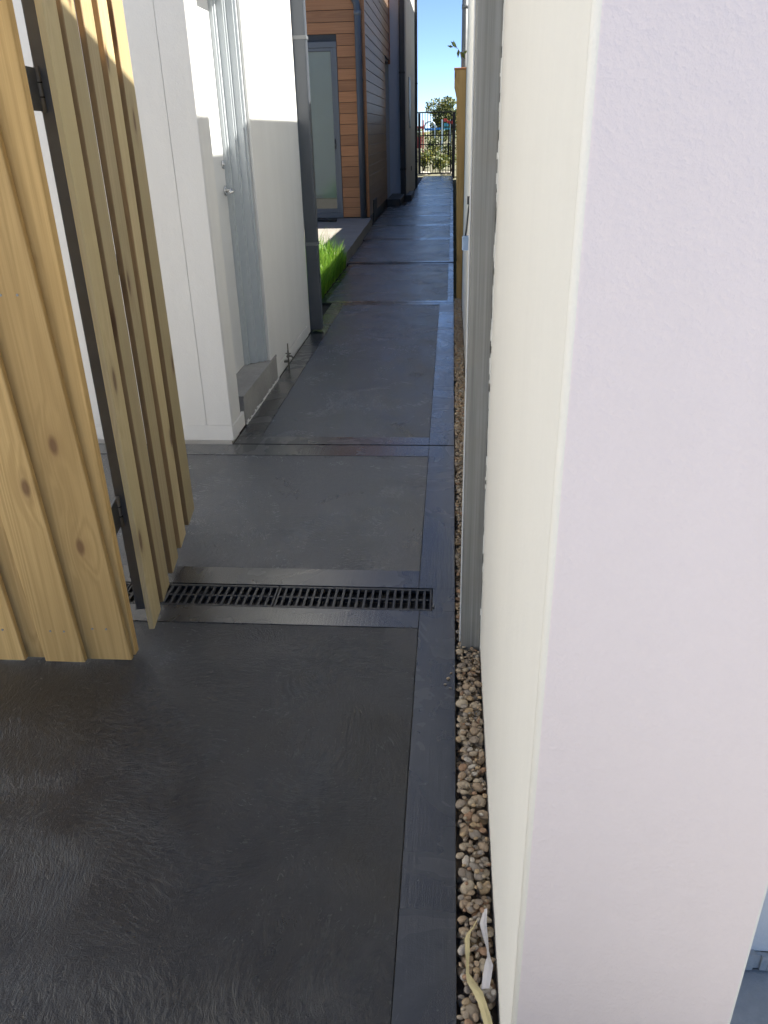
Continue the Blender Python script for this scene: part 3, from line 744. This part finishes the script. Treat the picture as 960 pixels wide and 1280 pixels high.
tallpipe(-1.045, 18.24, .056, 'black downpipe at the near corner of the grey house')
tallpipe(-.955, 22.52, .05, 'black downpipe at the far corner of the grey house')

# ------------------------------------------------------------------ far gate
fg = empty('metal_gate', (-.58, 28.1, 0)); tag(fg, 'black metal bar gate closing the far end of the path', 'gate')
def fb(name, x0, x1, z0, z1, t=.02, par=None): return box(name, x0, x1, 28.1-t, 28.1+t, z0, z1, 'black_metal', fg, .002)
fb('gate_post', -1.29, -1.195, -.1, 1.86, .04); fb('gate_post', -.022, .08, -.1, 1.86, .04)
fb('stile', -1.115, -1.035, .05, 1.84); fb('stile', -.075, -.035, .05, 1.84)
fb('top_rail', -1.194, -.023, 1.842, 1.88); fb('bottom_rail', -1.034, -.076, .05, .09); fb('mid_rail', -1.034, -.076, 1.18, 1.21); fb('mid_rail', -1.034, -.076, .92, .95)
fb('latch_box', -.16, -.10, .60, .98, .028)
x = -1.14
while x < -.08:
    if not (-1.13 < x < -1.02): fb('bar', x-.010, x+.010, .0905 if x > -1.05 else .05, 1.841, .008)
    x += .084
# ------------------------------------------------------------------ beyond the gate
structure(box('garden_bed', -14, 10, 29.0, 44, -.119, -.08, 'ground'))
def leaf_cloud(bm, c, rx, ry, rz, n, s, rnd, shell=.45):
    for k in range(n):
        while True:
            d = Vector((rnd.uniform(-1, 1), rnd.uniform(-1, 1), rnd.uniform(-1, 1)))
            if .05 < d.length < 1: break
        d = d.normalized()*(shell+(1-shell)*rnd.random()**.6)
        p = Vector(c)+Vector((d.x*rx, d.y*ry, d.z*rz))
        a = Vector((rnd.uniform(-1, 1), rnd.uniform(-1, 1), rnd.uniform(-.6, 1))).normalized(); b = a.orthogonal().normalized()
        q = s*rnd.uniform(.6, 1.4)
        bm.faces.new([bm.verts.new(p), bm.verts.new(p+a*q*.5+b*q*.28), bm.verts.new(p+a*q), bm.verts.new(p+a*q*.5-b*q*.28)])
def shrub(x, y, h, w, label, mat='shrub', seed=0):
    rnd = random.Random(seed); e = empty('garden_shrub', (x, y, -.085)); tag(e, label, 'shrub', 'shrubs beyond the far gate')
    bm = bmesh.new()
    for k in range(6):
        a = rnd.uniform(0, 6.3); tube(bm, [(0, 0, 0), (math.cos(a)*w*.2, math.sin(a)*w*.2, h*.4), (math.cos(a)*w*.45, math.sin(a)*w*.45, h*rnd.uniform(.7, .95))], [.014, .009, .004], 5)
    mk('stems', bm, 'bark', e)
    bm = bmesh.new()
    for k in range(7):
        a = rnd.uniform(0, 6.3); q = rnd.uniform(0, .6)*w
        leaf_cloud(bm, (math.cos(a)*q, math.sin(a)*q, h*rnd.uniform(.3, .8)), w*.45, w*.45, h*.25, 90, .10, rnd, .2)
    mk('foliage', bm, mat, e)
shrub(-1.05, 31.5, .95, .40, 'yellow-green shrub low behind the left of the far gate', seed=1)
shrub(-.45, 31.2, .75, .42, 'small yellow shrub behind the middle of the far gate', seed=2)
shrub(-.05, 31.8, 1.05, .45, 'green shrub behind the right of the far gate', 'tree_leaf', seed=3)
shrub(-.75, 33.5, 1.25, .50, 'taller dark green shrub at the back of the far garden bed', 'tree_leaf', seed=4)
shrub(-1.75, 33.0, 1.0, .50, 'shrub partly hidden behind the left post of the far gate', seed=5)
shrub(.35, 33.9, 1.25, .55, 'shrub partly hidden behind the pine end post', seed=6)
for k, (x, y, s, lab) in enumerate(((-1.02, 29.9, .13, 'pale rock at the left of the far garden bed'), (-.86, 30.15, .10, 'pale rock second from the left in the far garden bed'),
                                    (-.30, 29.8, .09, 'pale rock in the middle of the far garden bed'), (-.12, 29.9, .10, 'pale rock at the right of the far garden bed'))):
    bm = pebble_bm(k+80, 2)
    for v in bm.verts: v.co = Vector((v.co.x*s*1.3, v.co.y*s, v.co.z*s*.7))
    tag(mk('garden_rock', bm, 'rock', loc=(x, y, -.03)), lab, 'rock', 'rocks in the far garden bed')

# playground
pg = empty('playground_frame', (-1.3, 62, -.12)); tag(pg, 'blue and red playground frame with a pale hoop beyond the far gate', 'playground')
def pgb(name, x0, x1, z0, z1, mat, y0=61.9, y1=62.1): return box(name, x0, x1, y0, y1, z0, z1, mat, pg, .01)
for x in (-2.1, -1.25, -.75, -.15): pgb('support_post', x-.05, x+.05, -.12, 2.0 if x != -1.25 else 1.5, 'play_red' if x == -2.1 else 'play_pale')
pgb('deck_rail', -2.0, -1.31, 1.33, 1.48, 'play_blue', 61.85, 62.15); pgb('deck_rail', -1.19, -.81, 1.36, 1.50, 'play_blue'); pgb('deck_rail', -.69, -.2, 1.36, 1.48, 'play_teal')
bm = bmesh.new(); tube(bm, [(-1.62+.40*math.cos(a), 62, 1.46+.45*math.sin(a)) for a in [math.pi*k/16 for k in range(17)]], .06, 8)
o = mk('hoop', bm, 'play_pale', pg); o.location = -Vector(pg.location)
pgb('roof_panel', -.62, -.30, 1.56, 1.78, 'play_teal'); pgb('roof_panel', -.70, -.42, 1.86, 2.05, 'play_red'); pgb('roof_panel', -.40, -.05, 1.72, 1.92, 'play_red')
pgb('side_panel', -2.9, -2.16, 1.45, 1.62, 'play_red'); pgb('side_panel', -2.65, -2.2, .2, .95, 'play_red')

# trees
def tree(x, y, h, w, label, seed, n=2600):
    rnd = random.Random(seed); e = empty('tree', (x, y, -.12)); tag(e, label, 'tree', 'trees beyond the far gate')
    bm = bmesh.new(); tube(bm, [(0, 0, 0), (.05, 0, h*.25), (-.04, .03, h*.5), (0, 0, h*.75)], [h*.035, h*.028, h*.02, h*.008], 8)
    for k in range(7):
        a = k*.9+rnd.random(); z0 = h*rnd.uniform(.3, .6); tube(bm, [(0, 0, z0), (math.cos(a)*w*.25, math.sin(a)*w*.25, z0+h*.12), (math.cos(a)*w*.42, math.sin(a)*w*.42, z0+h*.25)], [h*.014, h*.009, h*.004], 5)
    mk('trunk', bm, 'bark', e)
    bm = bmesh.new()
    for k in range(16):
        a = rnd.uniform(0, 6.3); q = rnd.uniform(0, .36)*w; r = rnd.uniform(.14, .24)*w
        leaf_cloud(bm, (math.cos(a)*q, math.sin(a)*q, h*rnd.uniform(.45, .9)), r, r, r*.75, n//16, h*.05, rnd, .5)
    mk('crown', bm, 'tree_leaf', e)
tree(-.30, 66, 3.6, 3.3, 'rounded tree with yellow-tipped crown rising above the far gate', 5, 7000)
tree(-1.0, 70, 2.6, 2.2, 'lower tree beside the rounded tree above the far gate', 6)
tree(2.2, 72, 3.6, 3.0, 'tree mostly hidden behind the pine end post', 7, 1600)
rnd = random.Random(77); bm = bmesh.new()
for k in range(60):
    leaf_cloud(bm, (-40+k*1.4+rnd.uniform(-.5, .5), 120+rnd.uniform(-4, 4), rnd.uniform(.2, .9)), 1.6, 1.6, rnd.uniform(.8, 1.4), 60, .5, rnd, .4)
o = mk('far_hedge', bm, 'tree_leaf'); o['kind'] = 'stuff'; o['label'] = 'far belt of low trees on the horizon'; o['category'] = 'trees'

# ------------------------------------------------------------------ scraps on the pebbles
def ribbon(name, pts, label, mat):
    bm = bmesh.new(); A = []
    for (x, y, z, w, an) in pts:
        dx, dz = math.cos(an)*w/2, math.sin(an)*w/2
        z += .007
        A.append((bm.verts.new((x-dx, y, z-dz)), bm.verts.new((x+dx*.0, y, z+w*.10)), bm.verts.new((x+dx, y, z+dz))))
    for p, q in zip(A, A[1:]):
        bm.faces.new((p[0], p[1], q[1], q[0])); bm.faces.new((p[1], p[2], q[2], q[1]))
    o = mk(name, bm, mat); s = o.modifiers.new('thick', 'SOLIDIFY'); s.thickness = .0006
    tag(o, label, 'litter'); return o
ribbon('paper_strip', [(.0835, 1.025, .004, .008, .6), (.078, .992, .006, .013, .2), (.0805, .965, .009, .010, -.3), (.0845, .938, .008, .006, -.9), (.0855, .925, .007, .0075, -.5), (.085, .910, .008, .015, .1), (.081, .888, .008, .016, .25), (.0775, .868, .006, .014, .3)],
       'crumpled white paper strip lying on the pebbles beside the wall', 'paper')
ribbon('strapping_strip', [(.066, 1.0, .003, .004, .9), (.060, .985, .006, .005, .8), (.0515, .972, .008, .0065, .5), (.0475, .958, .009, .009, .2), (.0475, .935, .008, .0085, -.2), (.0475, .912, .007, .006, -.6), (.047, .894, .007, .006, -.4), (.054, .876, .008, .017, -.2), (.064, .860, .009, .017, .1), (.071, .842, .009, .014, .3), (.078, .815, .010, .015, .1), (.083, .79, .010, .014, 0)],
       'twisted yellow strapping strip lying on the pebbles', 'tape')
